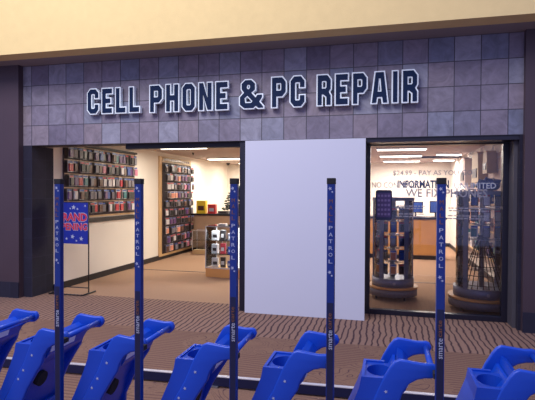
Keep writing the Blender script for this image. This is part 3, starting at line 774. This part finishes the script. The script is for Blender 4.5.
# right wall slat racks with hanging bags
t = thing('slat_rack', 'pale slatted rack on the right wall inside the shop', 'display rack', (7.2, 3.1, 0))
b = bmn(); bx(b, -.02, 0, -1.5, 3.2, .30, 2.35); obj('slat_panel', b, M['ceil'], t)
b = bmn()
for z in [.5+.22*i for i in range(9)]: bx(b, -.028, -.02, -1.5, 3.2, z, z+.02)
obj('slat_rail', b, M['steel'], t)
b = bmn()
for z in (.55, 1.0, 1.45): bx(b, -.26, -.02, -1.4, 3.1, z, z+.02)
obj('shelf', b, M['woodpale'], t)
shn = {1.02: 'middle', 1.47: 'top', .57: 'bottom'}
for z, nm in shn.items():
    for k in range(7):
        ck = rnd.choice(['white', 'grey', 'orange', 'blue', 'black', 'brown', 'teal'])
        carton('accessory_box', f'{ck} box on the right wall rack, {nm} shelf, {num[k]} from the window', 'box', 7.05, 1.9+k*.55, z, .16, .24, rnd.uniform(.16, .30), M['pk_'+ck], M['pk_'+('white' if ck != 'white' else 'grey')], PI*-.5*0+0, 'boxes on the right wall rack')
def shop_bag(x, y, z, w_, h_, label, m_):
    t = thing('carrying_case', label, 'bag', (x, y, z), 0, 'bags hung high on the right wall')
    b = bmn(); prism(b, [[(-w_/2, -h_), (w_/2, -h_), (w_*.42, -.05), (w_*.2, 0), (-w_*.2, 0), (-w_*.42, -.05)]], lambda u, v, d: (d, u, v), -.16, 0); obj('bag_body', b, m_, t)
    b = bmn(); prism(b, [[(-w_*.3, -h_*.85), (w_*.3, -h_*.85), (w_*.3, -h_*.55), (-w_*.3, -h_*.55)]], lambda u, v, d: (d, u, v), -.175, -.16); obj('bag_pocket', b, M['pk_black'], t)
    b = bmn(); cyl(b, (-.045, -w_*.2, -.01), (-.02, 0, .10), .008, 6); cyl(b, (-.045, w_*.2, -.01), (-.02, 0, .10), .008, 6); cyl(b, (-.03, 0, .10), (.028, 0, .10), .006, 6); obj('bag_strap', b, M['pk_white'], t)
shop_bag(7.17, 3.0, 2.40, .40, .40, 'pale bag hung high on the right wall, nearest the window', M['tan'])
shop_bag(7.17, 4.0, 2.46, .75, .60, 'wide tan bag hung high on right wall, middle of three', M['tan'])
shop_bag(7.17, 5.6, 2.46, .80, .62, 'pinkish grey bag hung high on right wall, farthest inside', M['ceil'])

# phone poster on the window glass
t = thing('phone_cutout', 'dark smartphone-shaped sticker on the left of the shop window', 'sticker', (5.268, .3725, 1.475))
def rrect(w_, h_, r_, n=5):
    pts = []
    for cx_, cz_, a in ((w_/2-r_, h_/2-r_, 0), (-w_/2+r_, h_/2-r_, PI/2), (-w_/2+r_, -h_/2+r_, PI), (w_/2-r_, -h_/2+r_, 1.5*PI)):
        for i in range(n+1): pts.append((cx_+r_*math.cos(a+i*PI/2/n), cz_+r_*math.sin(a+i*PI/2/n)))
    return pts
b = bmn(); prism(b, [rrect(.215, .405, .03)], lambda u, v, d: (u, d, v), -.003, .003); obj('phone_body', b, M['poleblack'], t)
b = bmn(); prism(b, [rrect(.185, .33, .01)], lambda u, v, d: (u, d, v), -.0045, -.003); sc_ = obj('phone_screen', b, M['phone'], t)
b = bmn()
for r_ in range(5):
    for c in range(4): prism(b, [[(u-.066+c*.044, v+.125-r_*.062) for u, v in rrect(.030, .030, .007, 3)]], lambda u, v, d: (u, d, v), -.006, -.0045)
obj('app_icon', b, M['icon'], sc_)

# ================================================================== CEILING LIGHTS AND DETECTORS
def strip_light(x, y, ln, label, power, rz=0):
    t = thing('strip_light', label, 'ceiling light', (x, y, 2.60), rz, 'fluorescent ceiling strips')
    b = bmn(); bx(b, -ln/2-.02, ln/2+.02, -.10, .10, -.035, 0, 0, .004); obj('housing', b, M['pk_white'], t)
    b = bmn(); bx(b, -ln/2, ln/2, -.08, .08, -.055, -.035, 0, .004); obj('diffuser', b, M['tube'], t)
    area('tube_light', (0, 0, -.065), (0, 0, 0), ln, .14, power, (1.0, .90, .76), t)
LP = 46
strip_light(5.60, 4.25, 1.0, 'ceiling strip light nearest the shop window', LP)
strip_light(5.64, 6.15, 1.0, 'middle ceiling strip light behind the shop window', LP)
strip_light(5.72, 8.15, 1.0, 'farthest ceiling strip light behind the shop window', LP*1.5)
strip_light(6.85, 7.9, .55, 'short strip light near the far right corner', LP*.4, .35)
strip_light(6.75, 5.9, .55, 'short strip light along the right side of the ceiling', LP*.4, .35)
strip_light(1.15, 3.05, 1.0, 'ceiling strip light nearest the left entrance', LP*.5)
strip_light(1.00, 6.35, 1.1, 'ceiling strip light above the back counter, left side', LP*1.05)
strip_light(1.30, 8.3, 1.1, 'farthest ceiling strip light in the left half', LP*1.05)
strip_light(3.4, 3.4, 1.1, 'ceiling strip light hidden above the white board', LP*.8)
strip_light(3.4, 7.0, 1.1, 'rear ceiling strip light above the shop middle', LP)
b = bmn(); cyl(b, (0, 0, 0), (0, 0, -.03), .06, 20); bmesh.ops.create_uvsphere(b, u_segments=16, v_segments=8, radius=.05, matrix=T((0, 0, -.03)))
tag(obj('security_dome', b, M['black'], None, (.26, 8.6, 2.60)), 'black dome security camera in the back left ceiling corner', 'security camera')
b = bmn(); cyl(b, (0, 0, 0), (0, 0, -.04), .03, 16, .022); cyl(b, (0, 0, -.04), (0, 0, -.06), .012, 10)
tag(obj('sprinkler_head', b, M['black'], None, (.72, 4.6, 2.60)), 'small dark sprinkler head on the shop ceiling', 'sprinkler')
b = bmn(); bx(b, -.65, .65, -.02, .02, -.05, 0)
tag(obj('ceiling_track', b, M['black'], None, (6.05+.45, 6.75, 2.60)), 'thin black track bar on the ceiling at right', 'track')
